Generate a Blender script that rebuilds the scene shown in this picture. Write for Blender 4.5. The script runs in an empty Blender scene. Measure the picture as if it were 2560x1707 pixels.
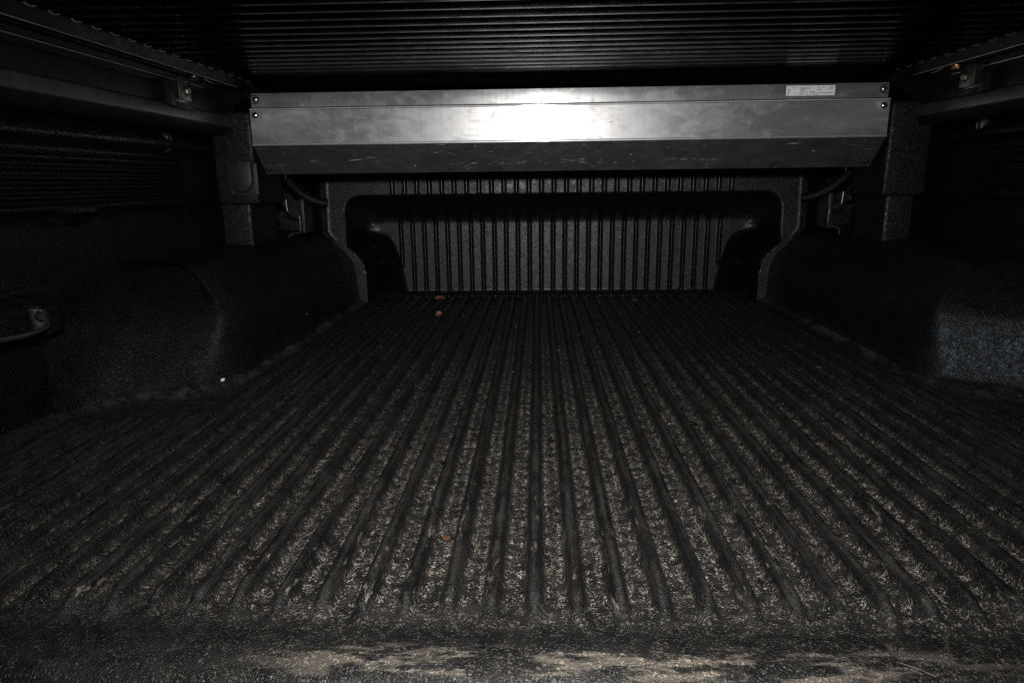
import bpy, math, random
import numpy as np
from mathutils import Vector, Matrix, noise
random.seed(7)
scene = bpy.context.scene
col = scene.collection

# ------------------------------------------------------------------ camera
F = 1706.7
H = 0.32
pitch = math.atan(398 / F); yaw = math.atan(70 / (F / math.cos(pitch))); roll = 0.0122
fw = Vector((-math.sin(yaw) * math.cos(pitch), math.cos(yaw) * math.cos(pitch), -math.sin(pitch)))
r0 = fw.cross(Vector((0, 0, 1))).normalized(); u0 = r0.cross(fw)
rt = (r0 * math.cos(roll) - u0 * math.sin(roll)).normalized(); up = rt.cross(fw)
cam_d = bpy.data.cameras.new('camera'); cam = bpy.data.objects.new('camera', cam_d); col.objects.link(cam)
cam.matrix_world = Matrix(((rt.x, up.x, -fw.x, -0.06), (rt.y, up.y, -fw.y, 0.0), (rt.z, up.z, -fw.z, H), (0, 0, 0, 1)))
cam_d.sensor_width = 36; cam_d.lens = 24.0; cam_d.clip_start = 0.01; cam_d.clip_end = 100
scene.camera = cam

# ------------------------------------------------------------------ light
world = bpy.data.worlds.new('World'); scene.world = world; world.use_nodes = True
bg = world.node_tree.nodes['Background']
bg.inputs[0].default_value = (0.86, 0.93, 1.0, 1); bg.inputs[1].default_value = 0.022
fl = bpy.data.lights.new('flash', 'AREA'); fl.shape = 'RECTANGLE'; fl.size = 0.075; fl.size_y = 0.045
fl.energy = 5.4; fl.color = (1.0, 0.962, 0.92); fl.spread = math.radians(105)
flo = bpy.data.objects.new('flash', fl); col.objects.link(flo)
flo.location = (-0.06, -0.01, 0.425)
flo.rotation_euler = (math.radians(90 - 16), 0, math.radians(0))
scene.view_settings.view_transform = 'Standard'; scene.view_settings.look = 'None'
scene.view_settings.exposure = 0; scene.view_settings.gamma = 1; scene.view_settings.use_curve_mapping = False
scene.render.engine = 'CYCLES'
scene.cycles.use_denoising = False
scene.cycles.max_bounces = 5
scene.cycles.sample_clamp_indirect = 0.35
scene.cycles.caustics_reflective = False
scene.cycles.caustics_refractive = False
scene.cycles.blur_glossy = 1.0

# ------------------------------------------------------------------ helpers
def link(me, name, mat=None, parent=None, smooth=True):
    o = bpy.data.objects.new(name, me); col.objects.link(o)
    if mat: me.materials.append(mat)
    if parent: o.parent = parent
    if smooth:
        for p in me.polygons: p.use_smooth = True
    return o

def from_np(name, verts, faces, mat, parent=None, smooth=True, sharp=None):
    me = bpy.data.meshes.new(name)
    me.from_pydata([tuple(map(float, v)) for v in verts], [], [tuple(map(int, f)) for f in faces])
    me.update()
    o = link(me, name, mat, parent, smooth)
    if sharp is not None and smooth:
        me.set_sharp_from_angle(angle=math.radians(sharp))
    return o

def grid(name, P, mat, parent=None, smooth=True, flip=False, sharp=None):
    """P: array (n,m,3)"""
    n, m = P.shape[:2]
    idx = np.arange(n * m).reshape(n, m)
    a, b, c, d = idx[:-1, :-1].ravel(), idx[1:, :-1].ravel(), idx[1:, 1:].ravel(), idx[:-1, 1:].ravel()
    f = np.stack([a, d, c, b] if flip else [a, b, c, d], 1)
    return from_np(name, P.reshape(-1, 3), f, mat, parent, smooth, sharp)

class MB:
    def __init__(s): s.v = []; s.f = []
    def add(s, vs, fs):
        k = len(s.v); s.v += [tuple(map(float, v)) for v in vs]; s.f += [tuple(k + i for i in f) for f in fs]; return s
    def box(s, x0, x1, y0, y1, z0, z1):
        vs = [(x, y, z) for x in (x0, x1) for y in (y0, y1) for z in (z0, z1)]
        return s.add(vs, [(0, 1, 3, 2), (4, 6, 7, 5), (0, 4, 5, 1), (2, 3, 7, 6), (0, 2, 6, 4), (1, 5, 7, 3)])
    def prism(s, pts, axis, a, b):
        """closed 2D outline extruded along an axis"""
        def mk(p, t):
            return {'x': (t, p[0], p[1]), 'y': (p[0], t, p[1]), 'z': (p[0], p[1], t)}[axis]
        n = len(pts)
        vs = [mk(p, a) for p in pts] + [mk(p, b) for p in pts]
        fs = [(i, (i + 1) % n, n + (i + 1) % n, n + i) for i in range(n)] + [tuple(range(n - 1, -1, -1)), tuple(range(n, 2 * n))]
        return s.add(vs, fs)
    def cyl(s, c, d, r, h, n=20, r2=None, rings=None):
        """c base centre, d direction; rings: list of (t,r) along"""
        d = Vector(d).normalized(); a = d.orthogonal().normalized(); b = d.cross(a)
        rings = rings or [(0, r), (h, r if r2 is None else r2)]
        vs = []
        for t, rr in rings:
            for i in range(n):
                th = 2 * math.pi * i / n
                vs.append(Vector(c) + d * t + (a * math.cos(th) + b * math.sin(th)) * rr)
        fs = []
        for k in range(len(rings) - 1):
            for i in range(n):
                j = (i + 1) % n
                fs.append((k * n + i, k * n + j, (k + 1) * n + j, (k + 1) * n + i))
        fs.append(tuple(range(n - 1, -1, -1))); fs.append(tuple((len(rings) - 1) * n + i for i in range(n)))
        return s.add(vs, fs)
    def tube(s, pts, r, n=10, rad=None):
        pts = [Vector(p) for p in pts]; vs = []; fs = []
        prev = None
        for i, p in enumerate(pts):
            t = (pts[min(i + 1, len(pts) - 1)] - pts[max(i - 1, 0)]).normalized()
            if prev is None: a = t.orthogonal().normalized()
            else: a = (prev - t * prev.dot(t)).normalized()
            prev = a; b = t.cross(a)
            rr = rad[i] if rad is not None else r
            for k in range(n):
                th = 2 * math.pi * k / n
                vs.append(p + (a * math.cos(th) + b * math.sin(th)) * rr)
        for i in range(len(pts) - 1):
            for k in range(n):
                j = (k + 1) % n
                fs.append((i * n + k, i * n + j, (i + 1) * n + j, (i + 1) * n + k))
        fs.append(tuple(range(n - 1, -1, -1))); fs.append(tuple((len(pts) - 1) * n + k for k in range(n)))
        return s.add(vs, fs)
    def build(s, name, mat, parent=None, smooth=False, bevel=0, seg=2, sharp=None):
        o = from_np(name, s.v, s.f, mat, parent, smooth or bevel > 0, sharp if sharp else (35 if (smooth or bevel) else None))
        import bmesh
        bm = bmesh.new(); bm.from_mesh(o.data); bmesh.ops.recalc_face_normals(bm, faces=bm.faces)
        if bevel:
            ed = [e for e in bm.edges if len(e.link_faces) == 2 and e.calc_face_angle(0) > 0.5]
            bmesh.ops.bevel(bm, geom=ed, offset=bevel, segments=seg, affect='EDGES', profile=0.5, clamp_overlap=True)
            for f in bm.faces: f.smooth = True
        bm.to_mesh(o.data); bm.free()
        if smooth or bevel: o.data.set_sharp_from_angle(angle=math.radians(sharp or 40))
        return o

def tag(o, label, cat, group=None):
    o['label'] = label; o['category'] = cat
    if group: o['group'] = group
    return o
def empty(name, loc, label, cat, group=None):
    o = bpy.data.objects.new(name, None); col.objects.link(o); o.location = loc; o.empty_display_size = 0.05
    return tag(o, label, cat, group)
def rebase(root):
    """children were modelled in world space: keep them there although the root has a location"""
    bpy.context.view_layer.update()
    for c in root.children:
        c.location = -root.location
def mirror_copy(o, name=None, parent=None):
    me = o.data.copy()
    for v in me.vertices: v.co.x = -v.co.x
    me.flip_normals()
    c = bpy.data.objects.new(name or o.name.split('.')[0], me); col.objects.link(c)
    c.parent = parent
    return c
def sstep(a, b, x):
    t = np.clip((x - a) / (b - a), 0, 1); return t * t * (3 - 2 * t)

# ------------------------------------------------------------------ materials
class NT:
    def __init__(s, name):
        s.m = bpy.data.materials.new(name); s.m.use_nodes = True; s.t = s.m.node_tree; s.n = s.t.nodes; s.l = s.t.links
        s.b = s.n['Principled BSDF']
    def node(s, typ, **kw):
        n = s.n.new(typ)
        for k, v in kw.items():
            if k.startswith('i_'):
                key = k[2:]; key = int(key) if key.isdigit() else key.replace('_', ' ')
                if isinstance(v, bpy.types.NodeSocket): s.l.new(v, n.inputs[key])
                else: n.inputs[key].default_value = v
            else: setattr(n, k, v)
        return n
    def link(s, a, b): s.l.new(a, b)
    def math(s, op, a, b=None, c=None, clamp=False):
        n = s.n.new('ShaderNodeMath'); n.operation = op; n.use_clamp = clamp
        for i, v in enumerate((a, b, c)):
            if v is None: continue
            if isinstance(v, bpy.types.NodeSocket): s.l.new(v, n.inputs[i])
            else: n.inputs[i].default_value = v
        return n.outputs[0]
    def ramp(s, x, a, b, lo=0.0, hi=1.0, smooth=True):
        n = s.n.new('ShaderNodeMapRange'); n.interpolation_type = 'SMOOTHSTEP' if smooth else 'LINEAR'
        s.l.new(x, n.inputs[0]); n.inputs[1].default_value = a; n.inputs[2].default_value = b
        n.inputs[3].default_value = lo; n.inputs[4].default_value = hi
        return n.outputs[0]
    def noise(s, vec, scale, detail=3, rough=0.55, dist=0.0):
        n = s.n.new('ShaderNodeTexNoise'); s.l.new(vec, n.inputs['Vector'])
        n.inputs['Scale'].default_value = scale; n.inputs['Detail'].default_value = detail
        n.inputs['Roughness'].default_value = rough; n.inputs['Distortion'].default_value = dist
        return n.outputs[0]
    def mapv(s, vec, scale=(1, 1, 1), loc=(0, 0, 0)):
        n = s.n.new('ShaderNodeMapping'); s.l.new(vec, n.inputs[0]); n.inputs['Scale'].default_value = scale; n.inputs['Location'].default_value = loc
        return n.outputs[0]
    def mix(s, f, a, b):
        n = s.n.new('ShaderNodeMix'); n.data_type = 'RGBA'
        if isinstance(f, bpy.types.NodeSocket): s.l.new(f, n.inputs[0])
        else: n.inputs[0].default_value = f
        for v, i in ((a, 6), (b, 7)):
            if isinstance(v, bpy.types.NodeSocket): s.l.new(v, n.inputs[i])
            else: n.inputs[i].default_value = (*v, 1) if len(v) == 3 else v
        return n.outputs[2]

def grain(nt, vec, scale):
    """leather-like moulded grain: short curled ridges between pebbles, 0..1.2"""
    n1 = nt.noise(vec, scale * 1.2, 1, 0.45, 0.4)
    worm = nt.ramp(nt.math('SUBTRACT', 1.0, nt.math('MULTIPLY', nt.math('ABSOLUTE', nt.math('SUBTRACT', n1, 0.5)), 2.0)), 0.84, 0.98)
    dn = nt.node('ShaderNodeTexNoise'); nt.link(vec, dn.inputs['Vector']); dn.inputs['Scale'].default_value = scale * 0.8; dn.inputs['Detail'].default_value = 1
    sub = nt.node('ShaderNodeVectorMath', operation='MULTIPLY_ADD')
    nt.link(dn.outputs[1], sub.inputs[0]); sub.inputs[1].default_value = (1.2 / scale,) * 3; nt.link(vec, sub.inputs[2])
    v = nt.node('ShaderNodeTexVoronoi'); v.feature = 'DISTANCE_TO_EDGE'; nt.link(sub.outputs[0], v.inputs['Vector']); v.inputs['Scale'].default_value = scale * 1.25
    e = nt.ramp(v.outputs['Distance'], 0.0, 0.4)
    n2 = nt.noise(vec, scale * 0.4, 2, 0.6)
    g = nt.math('ADD', nt.math('MULTIPLY', worm, 0.62), nt.math('MULTIPLY', e, 0.42))
    return nt.math('MULTIPLY', g, nt.ramp(n2, 0.28, 0.6, 0.3, 1.0))

def plastic(name, scale=230, dist=0.0011, base=(0.010, 0.0105, 0.011), rough=0.40, spec=0.5, dust=0.0, floor=False, foot_dust=0.0, crest=False):
    nt = NT(name)
    co = nt.node('ShaderNodeTexCoord').outputs['Object']
    g = grain(nt, co, scale)
    sep = nt.node('ShaderNodeSeparateXYZ'); nt.link(co, sep.inputs[0]); X, Y, Z = sep.outputs
    big = nt.noise(co, 5.0, 4, 0.6)
    mid = nt.noise(co, 38.0, 4, 0.65)
    fine = nt.noise(co, 420.0, 2, 0.6)
    scr = nt.noise(nt.mapv(co, (160, 9, 160)), 1.0, 4, 0.7)
    basec = nt.mix(mid, tuple(c * 0.7 for c in base), tuple(c * 1.5 for c in base))
    if floor:
        rib = nt.node('ShaderNodeAttribute', attribute_name='rib').outputs['Fac']
        foot = nt.node('ShaderNodeAttribute', attribute_name='foot').outputs['Fac']
        rib = nt.ramp(rib, 0.05, 0.7)
        valley = nt.math('SUBTRACT', 1.0, rib)
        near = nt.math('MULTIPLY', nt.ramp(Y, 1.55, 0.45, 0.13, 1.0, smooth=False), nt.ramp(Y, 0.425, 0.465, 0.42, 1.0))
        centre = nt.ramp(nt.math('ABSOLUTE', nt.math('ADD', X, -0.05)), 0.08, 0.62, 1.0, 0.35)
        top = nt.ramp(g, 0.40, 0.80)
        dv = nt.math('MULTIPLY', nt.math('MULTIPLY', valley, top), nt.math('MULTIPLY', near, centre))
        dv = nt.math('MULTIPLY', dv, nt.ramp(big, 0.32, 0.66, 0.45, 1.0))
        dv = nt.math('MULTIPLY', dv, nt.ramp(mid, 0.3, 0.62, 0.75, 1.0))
        flank = nt.node('ShaderNodeAttribute', attribute_name='flank').outputs['Fac']
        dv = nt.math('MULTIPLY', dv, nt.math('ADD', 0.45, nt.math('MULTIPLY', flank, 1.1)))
        # thin even film in the channels
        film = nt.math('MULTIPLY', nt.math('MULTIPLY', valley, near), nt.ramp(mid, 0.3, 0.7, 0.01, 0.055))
        # scuffed crests
        sc = nt.math('MULTIPLY', nt.math('MULTIPLY', rib, nt.ramp(nt.noise(nt.mapv(co, (110, 22, 110)), 1.0, 5, 0.75), 0.57, 0.68)), nt.ramp(Y, 0.74, 0.52, 0.08, 1.0))
        ridge = nt.node('ShaderNodeAttribute', attribute_name='ridge').outputs['Fac']
        crest_dust_sheen = nt.math('MULTIPLY', nt.math('MULTIPLY', ridge, nt.ramp(fine, 0.35, 0.65, 0.45, 1.3)), nt.math('MULTIPLY', nt.ramp(nt.math('MULTIPLY', scr, nt.math('ADD', mid, 0.5)), 0.36, 0.62, 0.004, 0.085), nt.ramp(Y, 1.4, 0.5, 0.3, 1.0)))  # dusty film plus a painted sheen along each rib crest
        hz = nt.math('MULTIPLY', rib, nt.ramp(scr, 0.50, 0.78, 0.0, 0.10))
        # trodden lip at the tailgate
        lipn = nt.noise(nt.mapv(co, (16, 85, 16)), 1.0, 6, 0.72)
        lip = nt.math('MULTIPLY', nt.math('MULTIPLY', nt.ramp(Y, 0.424, 0.412), nt.ramp(Y, 0.388, 0.400)), nt.ramp(lipn, 0.46, 0.58))
        lip = nt.math('MULTIPLY', lip, nt.math('MULTIPLY', nt.math('MULTIPLY', nt.ramp(X, -0.30, -0.16, 0.12, 1.0), nt.ramp(X, 0.30, 0.12, 0.25, 1.0)), nt.ramp(g, 0.2, 0.7, 0.38, 1.0)))
        # drifted dust along the foot of the wheel arches
        edge = nt.math('MULTIPLY', foot, nt.ramp(nt.math('MULTIPLY', mid, big), 0.2, 0.36, 0.0, 0.13))
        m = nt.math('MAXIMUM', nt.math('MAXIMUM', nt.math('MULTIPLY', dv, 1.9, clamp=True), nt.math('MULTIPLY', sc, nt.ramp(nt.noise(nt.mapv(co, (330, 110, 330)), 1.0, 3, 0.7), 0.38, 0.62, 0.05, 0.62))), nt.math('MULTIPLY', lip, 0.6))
        m = nt.math('MAXIMUM', nt.math('MAXIMUM', m, nt.math('MAXIMUM', film, crest_dust_sheen)), nt.math('MAXIMUM', hz, edge))
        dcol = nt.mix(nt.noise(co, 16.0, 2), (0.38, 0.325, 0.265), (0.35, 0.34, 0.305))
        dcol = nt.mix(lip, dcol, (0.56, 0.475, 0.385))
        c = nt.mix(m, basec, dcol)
        nt.link(c, nt.b.inputs['Base Color'])
        r = nt.math('ADD', nt.math('MULTIPLY', m, 0.5), nt.ramp(mid, 0.3, 0.7, rough - 0.05, rough + 0.12), clamp=True)
        nt.link(r, nt.b.inputs['Roughness'])
        hgt = nt.math('ADD', nt.math('MULTIPLY', g, nt.ramp(rib, 0.0, 1.0, 1.0, 0.42)), nt.math('MULTIPLY', fine, 0.15))
        hgt = nt.math('ADD', hgt, nt.math('MULTIPLY', scr, nt.math('MULTIPLY', rib, 0.35)))
    else:
        dm = nt.math('MULTIPLY', nt.ramp(Z, 0.035, 0.0, 0.0, 1.0), nt.ramp(nt.math('MULTIPLY', mid, big), 0.2, 0.36, 0.0, foot_dust))
        fleck = nt.math('MULTIPLY', nt.ramp(fine, 0.70, 0.78), dust)
        m = nt.math('MAXIMUM', dm, fleck)
        c = nt.mix(m, basec, (0.26, 0.21, 0.16))
        nt.link(c, nt.b.inputs['Base Color'])
        nt.link(nt.ramp(mid, 0.25, 0.75, rough - 0.06, rough + 0.1), nt.b.inputs['Roughness'])
        hgt = nt.math('ADD', g, nt.math('MULTIPLY', fine, 0.1))
        if crest:
            cr = nt.node('ShaderNodeAttribute', attribute_name='crest').outputs['Fac']
            hgt = nt.math('MULTIPLY', hgt, nt.ramp(cr, 0.2, 0.9, 1.0, 0.22))
            nt.link(nt.math('MULTIPLY', nt.ramp(mid, 0.25, 0.75, rough - 0.06, rough + 0.1), nt.ramp(cr, 0.2, 0.9, 1.0, 0.75)), nt.b.inputs['Roughness'])
    nt.b.inputs['Specular IOR Level'].default_value = spec
    bp = nt.node('ShaderNodeBump', i_Strength=1.0, i_Distance=dist, i_Height=hgt)
    nt.link(bp.outputs[0], nt.b.inputs['Normal'])
    return nt.m

M_floor = plastic('liner_floor_plastic', scale=255, dist=0.0012, floor=True, base=(0.0055, 0.0062, 0.0070), rough=0.38, spec=0.36)
M_wall = plastic('liner_grained_plastic', scale=230, dist=0.00055, base=(0.0040, 0.0042, 0.0046), rough=0.36, spec=0.30, dust=0.12)
M_post = plastic('liner_post_plastic', scale=210, dist=0.0008, base=(0.0045, 0.0047, 0.0050), rough=0.36, spec=0.34, dust=0.05)
M_arch = plastic('liner_arch_plastic', scale=210, dist=0.0008, base=(0.0045, 0.0048, 0.0053), rough=0.40, spec=0.26, dust=0.3, foot_dust=0.06)
M_arch.node_tree.nodes['Principled BSDF'].inputs['Specular Tint'].default_value = (0.74, 0.87, 1.0, 1)  # blue tint puts the daylight reflection into the arch gloss
M_head = plastic('headboard_grained_plastic', scale=260, dist=0.00033, base=(0.0042, 0.0044, 0.0046), rough=0.32, spec=0.44, dust=0.1, crest=True)

def simple(name, base, rough, metal=0.0, spec=0.5, nscale=60, var=0.25, bump=0.0, bscale=500):
    nt = NT(name); co = nt.node('ShaderNodeTexCoord').outputs['Object']
    n = nt.noise(co, nscale, 5, 0.65)
    c = nt.mix(nt.ramp(n, 0.3, 0.7), tuple(b * (1 - var) for b in base), tuple(min(1, b * (1 + var)) for b in base))
    nt.link(c, nt.b.inputs['Base Color'])
    nt.link(nt.ramp(n, 0.25, 0.75, max(0.03, rough - 0.07), rough + 0.07), nt.b.inputs['Roughness'])
    nt.b.inputs['Metallic'].default_value = metal; nt.b.inputs['Specular IOR Level'].default_value = spec
    if bump:
        bp = nt.node('ShaderNodeBump', i_Strength=1.0, i_Distance=bump, i_Height=nt.noise(co, bscale, 3))
        nt.link(bp.outputs[0], nt.b.inputs['Normal'])
    return nt.m
M_mark = simple('bare_scratch_metal', (0.42, 0.43, 0.44), 0.5, 0.3, 0.5, 300, 0.3)
M_smudge = simple('dark_scuff_mark', (0.16, 0.165, 0.17), 0.5, 0.3, 0.4, 300, 0.3)
M_rail = simple('black_anodised_rail', (0.0050, 0.0050, 0.0055), 0.55, 0.0, 0.12, 40, 0.2)
M_edge = simple('pale_rail_edge', (0.30, 0.30, 0.30), 0.35, 0.5, 0.6, 40, 0.3)
M_flange = simple('shaded_body_steel', (0.005, 0.005, 0.005), 0.55, 0.0, 0.3, 25, 0.25, 0.0002, 350)  # darker copy: shade of the upper face and underside put into the colour
M_flange_lit = simple('lit_body_steel', (0.036, 0.034, 0.032), 0.42, 0.0, 0.6, 25, 0.25, 0.0002, 350)  # lighter copy of the flange steel, paints its lit band
M_bracket = simple('blackened_bracket_steel', (0.05, 0.05, 0.05), 0.38, 0.6, 0.5, 80, 0.3)
M_zinc = simple('zinc_plated_steel', (0.55, 0.53, 0.47), 0.3, 1.0, 0.5, 300, 0.25)
M_brightzinc = simple('bright_zinc_steel', (0.8, 0.8, 0.82), 0.18, 1.0, 0.5, 300, 0.1)
M_brass = simple('tarnished_bolt_steel', (0.6, 0.38, 0.2), 0.35, 1.0, 0.5, 300, 0.3)
M_rod = simple('black_coated_steel_rod', (0.03, 0.03, 0.03), 0.22, 0.0, 0.8, 90, 0.2)
M_hose = simple('black_corrugated_rubber', (0.004, 0.004, 0.004), 0.5, 0.0, 0.2, 90, 0.2)
M_lid = simple('smooth_black_plastic', (0.014, 0.0142, 0.0145), 0.48, 0.0, 0.5, 120, 0.15, 0.00008, 900)
M_dark = simple('dark_recess_steel', (0.006, 0.006, 0.006), 0.6, 0.0, 0.3)
M_deck = simple('body_steel_behind_liner', (0.02, 0.02, 0.021), 0.5, 0.0, 0.4)
M_leaf = simple('dry_reddish_leaf', (0.25, 0.085, 0.06), 0.6, 0.0, 0.3, 260, 0.45)
M_leafb = simple('dry_brown_leaf', (0.20, 0.08, 0.04), 0.65, 0.0, 0.3, 260, 0.4)
M_leafd = simple('dull_rusty_leaf', (0.11, 0.045, 0.02), 0.7, 0.0, 0.3, 260, 0.4)
M_oldleaf = simple('withered_olive_leaf', (0.05, 0.05, 0.03), 0.7, 0.0, 0.3, 260, 0.4)
M_crumb = simple('pale_crumb', (0.75, 0.74, 0.70), 0.6, 0.0, 0.3, 300, 0.2)
M_straw = simple('pale_straw', (0.30, 0.26, 0.20), 0.6, 0.0, 0.3, 300, 0.3)
M_sticker = simple('white_paper_sticker', (0.86, 0.87, 0.88), 0.45, 0.0, 0.4, 100, 0.04)
M_ink = simple('grey_printed_ink', (0.05, 0.05, 0.06), 0.5)
M_inkp = simple('purple_printed_ink', (0.14, 0.05, 0.16), 0.5)

def aluminium(name, base, rough, scratch=0.5, aniso=0.75, axis=2, two=0.0, line_k=0.6):
    nt = NT(name); co = nt.node('ShaderNodeTexCoord').outputs['Object']
    line = nt.noise(nt.mapv(co, (3, 900, 900)), 1.0, 3, 0.6)
    cloud = nt.noise(nt.mapv(co, (5, 12, 12)), 1.0, 5, 0.65, 0.6)
    smear = nt.noise(nt.mapv(co, (14, 30, 30), (3, 1, 2)), 1.0, 5, 0.7, 1.5)
    sc1 = nt.noise(nt.mapv(co, (18, 260, 260)), 1.0, 5, 0.75, 0.4)
    sc2 = nt.noise(nt.mapv(co, (420, 60, 60)), 1.0, 4, 0.75, 0.3)
    gate = nt.ramp(nt.noise(co, 9.0, 3, 0.6), 0.5 - 0.1 * (scratch > 0.9), 0.66)
    s = nt.math('MULTIPLY', nt.math('MAXIMUM', nt.ramp(sc1, 0.62, 0.72), nt.math('MULTIPLY', nt.ramp(sc2, 0.66, 0.74), 0.8)), nt.math('MULTIPLY', gate, scratch))
    pit = nt.math('MULTIPLY', nt.ramp(nt.noise(co, 240, 2, 0.5), 0.72, 0.78), scratch * 0.6)
    s = nt.math('MINIMUM', nt.math('MAXIMUM', s, pit), 1.0)
    c = nt.mix(nt.ramp(cloud, 0.3, 0.7), tuple(b * 0.86 for b in base), tuple(min(1, b * 1.08) for b in base))
    vert = nt.noise(nt.mapv(co, (150, 1.5, 4), (5, 0, 0)), 1.0, 4, 0.6)
    smud = nt.noise(nt.mapv(co, (11, 20, 20), (1, 5, 9)), 1.0, 4, 0.6, 0.8)
    c = nt.mix(nt.math('MULTIPLY', nt.ramp(smud, 0.5, 0.7), 0.35), c, tuple(b * 0.5 for b in base))
    c = nt.mix(nt.math('MULTIPLY', nt.ramp(vert, 0.45, 0.7), 0.25), c, tuple(b * 0.6 for b in base))
    c = nt.mix(s, c, (0.9, 0.9, 0.9))
    nt.link(c, nt.b.inputs['Base Color'])
    r = nt.math('ADD', nt.ramp(cloud, 0.25, 0.75, rough - 0.04, rough + 0.05), nt.math('ADD', nt.math('MULTIPLY', s, 0.3), nt.ramp(smear, 0.42, 0.72, -0.03, 0.16)))
    nt.link(r, nt.b.inputs['Roughness'])
    nt.b.inputs['Metallic'].default_value = 1.0
    nt.b.inputs['Anisotropic'].default_value = aniso
    tg = nt.node('ShaderNodeCombineXYZ'); tg.inputs[axis].default_value = 1.0
    nt.link(tg.outputs[0], nt.b.inputs['Tangent'])
    h = nt.math('ADD', nt.math('MULTIPLY', line, line_k), nt.math('MULTIPLY', cloud, 6.0))
    bp = nt.node('ShaderNodeBump', i_Strength=0.35, i_Distance=0.00012, i_Height=h)
    nt.link(bp.outputs[0], nt.b.inputs['Normal'])
    if two:      # rolled sheet scatters in a tight and in a wide lobe
        b2 = nt.node('ShaderNodeBsdfPrincipled'); nt.link(c, b2.inputs['Base Color']); nt.link(tg.outputs[0], b2.inputs['Tangent'])
        nt.link(nt.math('ADD', r, two), b2.inputs['Roughness']); b2.inputs['Metallic'].default_value = 0.84; b2.inputs['Anisotropic'].default_value = 0.4
        nt.link(bp.outputs[0], b2.inputs['Normal'])
        mx = nt.node('ShaderNodeMixShader'); mx.inputs[0].default_value = 0.56
        nt.link(nt.b.outputs[0], mx.inputs[1]); nt.link(b2.outputs[0], mx.inputs[2])
        nt.link(mx.outputs[0], nt.n['Material Output'].inputs['Surface'])
    return nt.m
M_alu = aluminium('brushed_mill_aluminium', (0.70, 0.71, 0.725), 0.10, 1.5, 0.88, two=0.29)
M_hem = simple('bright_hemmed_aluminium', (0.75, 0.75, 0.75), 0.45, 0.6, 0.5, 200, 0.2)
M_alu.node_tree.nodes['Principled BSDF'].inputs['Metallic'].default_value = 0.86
M_alu_low = aluminium('scuffed_shaded_aluminium', (0.115, 0.125, 0.135), 0.46, 2.2, 0.3)  # scuffed sheet; darker base paints the shade of the folded-under face
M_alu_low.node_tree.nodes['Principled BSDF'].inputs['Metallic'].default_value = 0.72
M_slat = aluminium('black_anodised_slats', (0.011, 0.011, 0.012), 0.18, 0.0, 0.8, axis=1, line_k=0.0)

# ================================================================== BED LINER (one moulded thing)
liner = empty('bed_liner', (0, 0.39, 0), 'black grained plastic liner with long parallel floor ribs lining the pickup bed', 'bed liner')
PIT = 0.0329; PH = 0.002

def contour_x(y):
    """inner foot of the wheel arch (positive side) as a function of y"""
    pts = [(0.3, .742), (0.86, .742), (0.905, .737), (0.94, .722), (0.965, .69), (0.985, .64), (1.005, .598), (1.04, .570), (1.10, .556), (1.2, .553), (2.0, .553)]
    return np.interp(y, [p[0] for p in pts], [p[1] for p in pts])

# ---- floor
xs = []
x = -0.80
while x < 0.80:
    xs.append(x); x += 0.0021
xs = np.array(xs)
ys = np.concatenate([np.linspace(0.387, 0.424, 18), np.linspace(0.427, 0.56, 42), np.linspace(0.566, 1.0, 52), np.linspace(1.01, 1.80, 46), np.linspace(1.803, 1.965, 26), np.linspace(1.98, 2.06, 3)])
XX, YY = np.meshgrid(xs, ys, indexing='ij')
ph = (XX - PH) / PIT; k = np.round(ph); dx = (ph - k) * PIT
rng = np.random.RandomState(3)
start = 0.451 + 0.005 * rng.rand(200)
sk = start[(k.astype(int) + 100)]
wid = 0.0098
prof = np.clip((wid - np.abs(dx)) / 0.0062, 0, 1); prof = prof * prof * (3 - 2 * prof)
prof = 0.86 * prof + 0.14 * np.clip(1 - (dx / 0.0065) ** 2, 0, 1)
# rounded near end, fade at far end, keep away from the arches
endr = sstep(0, 0.036, YY - sk + 0.016 - (dx ** 2) / 0.009)
lim = contour_x(YY) - 0.028
xrib = np.abs(k * PIT + PH)
side = sstep(-0.002, 0.004, lim - xrib)
# ribs that stand in front of an arch stop short of it
yy_stop = np.where(xrib > 0.53, 0.93 - 0.9 * (xrib - 0.53) * 0.4, 3.0)
side = np.where(xrib > 0.53, sstep(0, 0.02, yy_stop - YY) * sstep(-.002, .004, 0.715 - xrib), side)
far = 1 - sstep(1.885, 1.90, YY)
hgt = 0.0132 * prof * endr * side * far
nz = np.zeros_like(XX)
for i in range(0, XX.shape[0], 1):
    pass
wav = 0.0007 * np.sin(YY * 23 + k * 1.7) * prof * endr
ZZ = hgt + wav * side
# lip: dip then a rounded nose
ZZ += 0.0022 * sstep(0.450, 0.425, YY) - 0.0010 * np.exp(-((YY - 0.438) / 0.008) ** 2)
d = np.clip((0.4205 - YY) / 0.0335, 0, 1)
ZZ -= 0.022 * (1 - np.sqrt(np.clip(1 - d ** 2, 0, 1)))
# cove up into walls / arches / headboard
dist_side = contour_x(YY) - np.abs(XX)
ZZ += 0.012 * (1 - sstep(-0.004, 0.020, dist_side))
ZZ += 0.010 * sstep(1.915, 1.945, YY)
P = np.stack([XX, YY, ZZ], -1)
floor_o = grid('floor_panel', P, M_floor, liner, flip=False)
def attr(o, name, arr):
    a = o.data.attributes.new(name, 'FLOAT', 'POINT'); a.data.foreach_set('value', np.asarray(arr, dtype=np.float32).ravel())
attr(floor_o, 'rib', prof * endr * side * far)
attr(floor_o, 'ridge', np.exp(-(dx / 0.0034) ** 2) * side * endr)
attr(floor_o, 'flank', np.exp(-((np.abs(dx) - 0.0112) / 0.0019) ** 2) * side * endr)
attr(floor_o, 'foot', np.exp(-np.clip(dist_side - 0.006, 0, 1) / 0.012) + 0 * XX)
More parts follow.
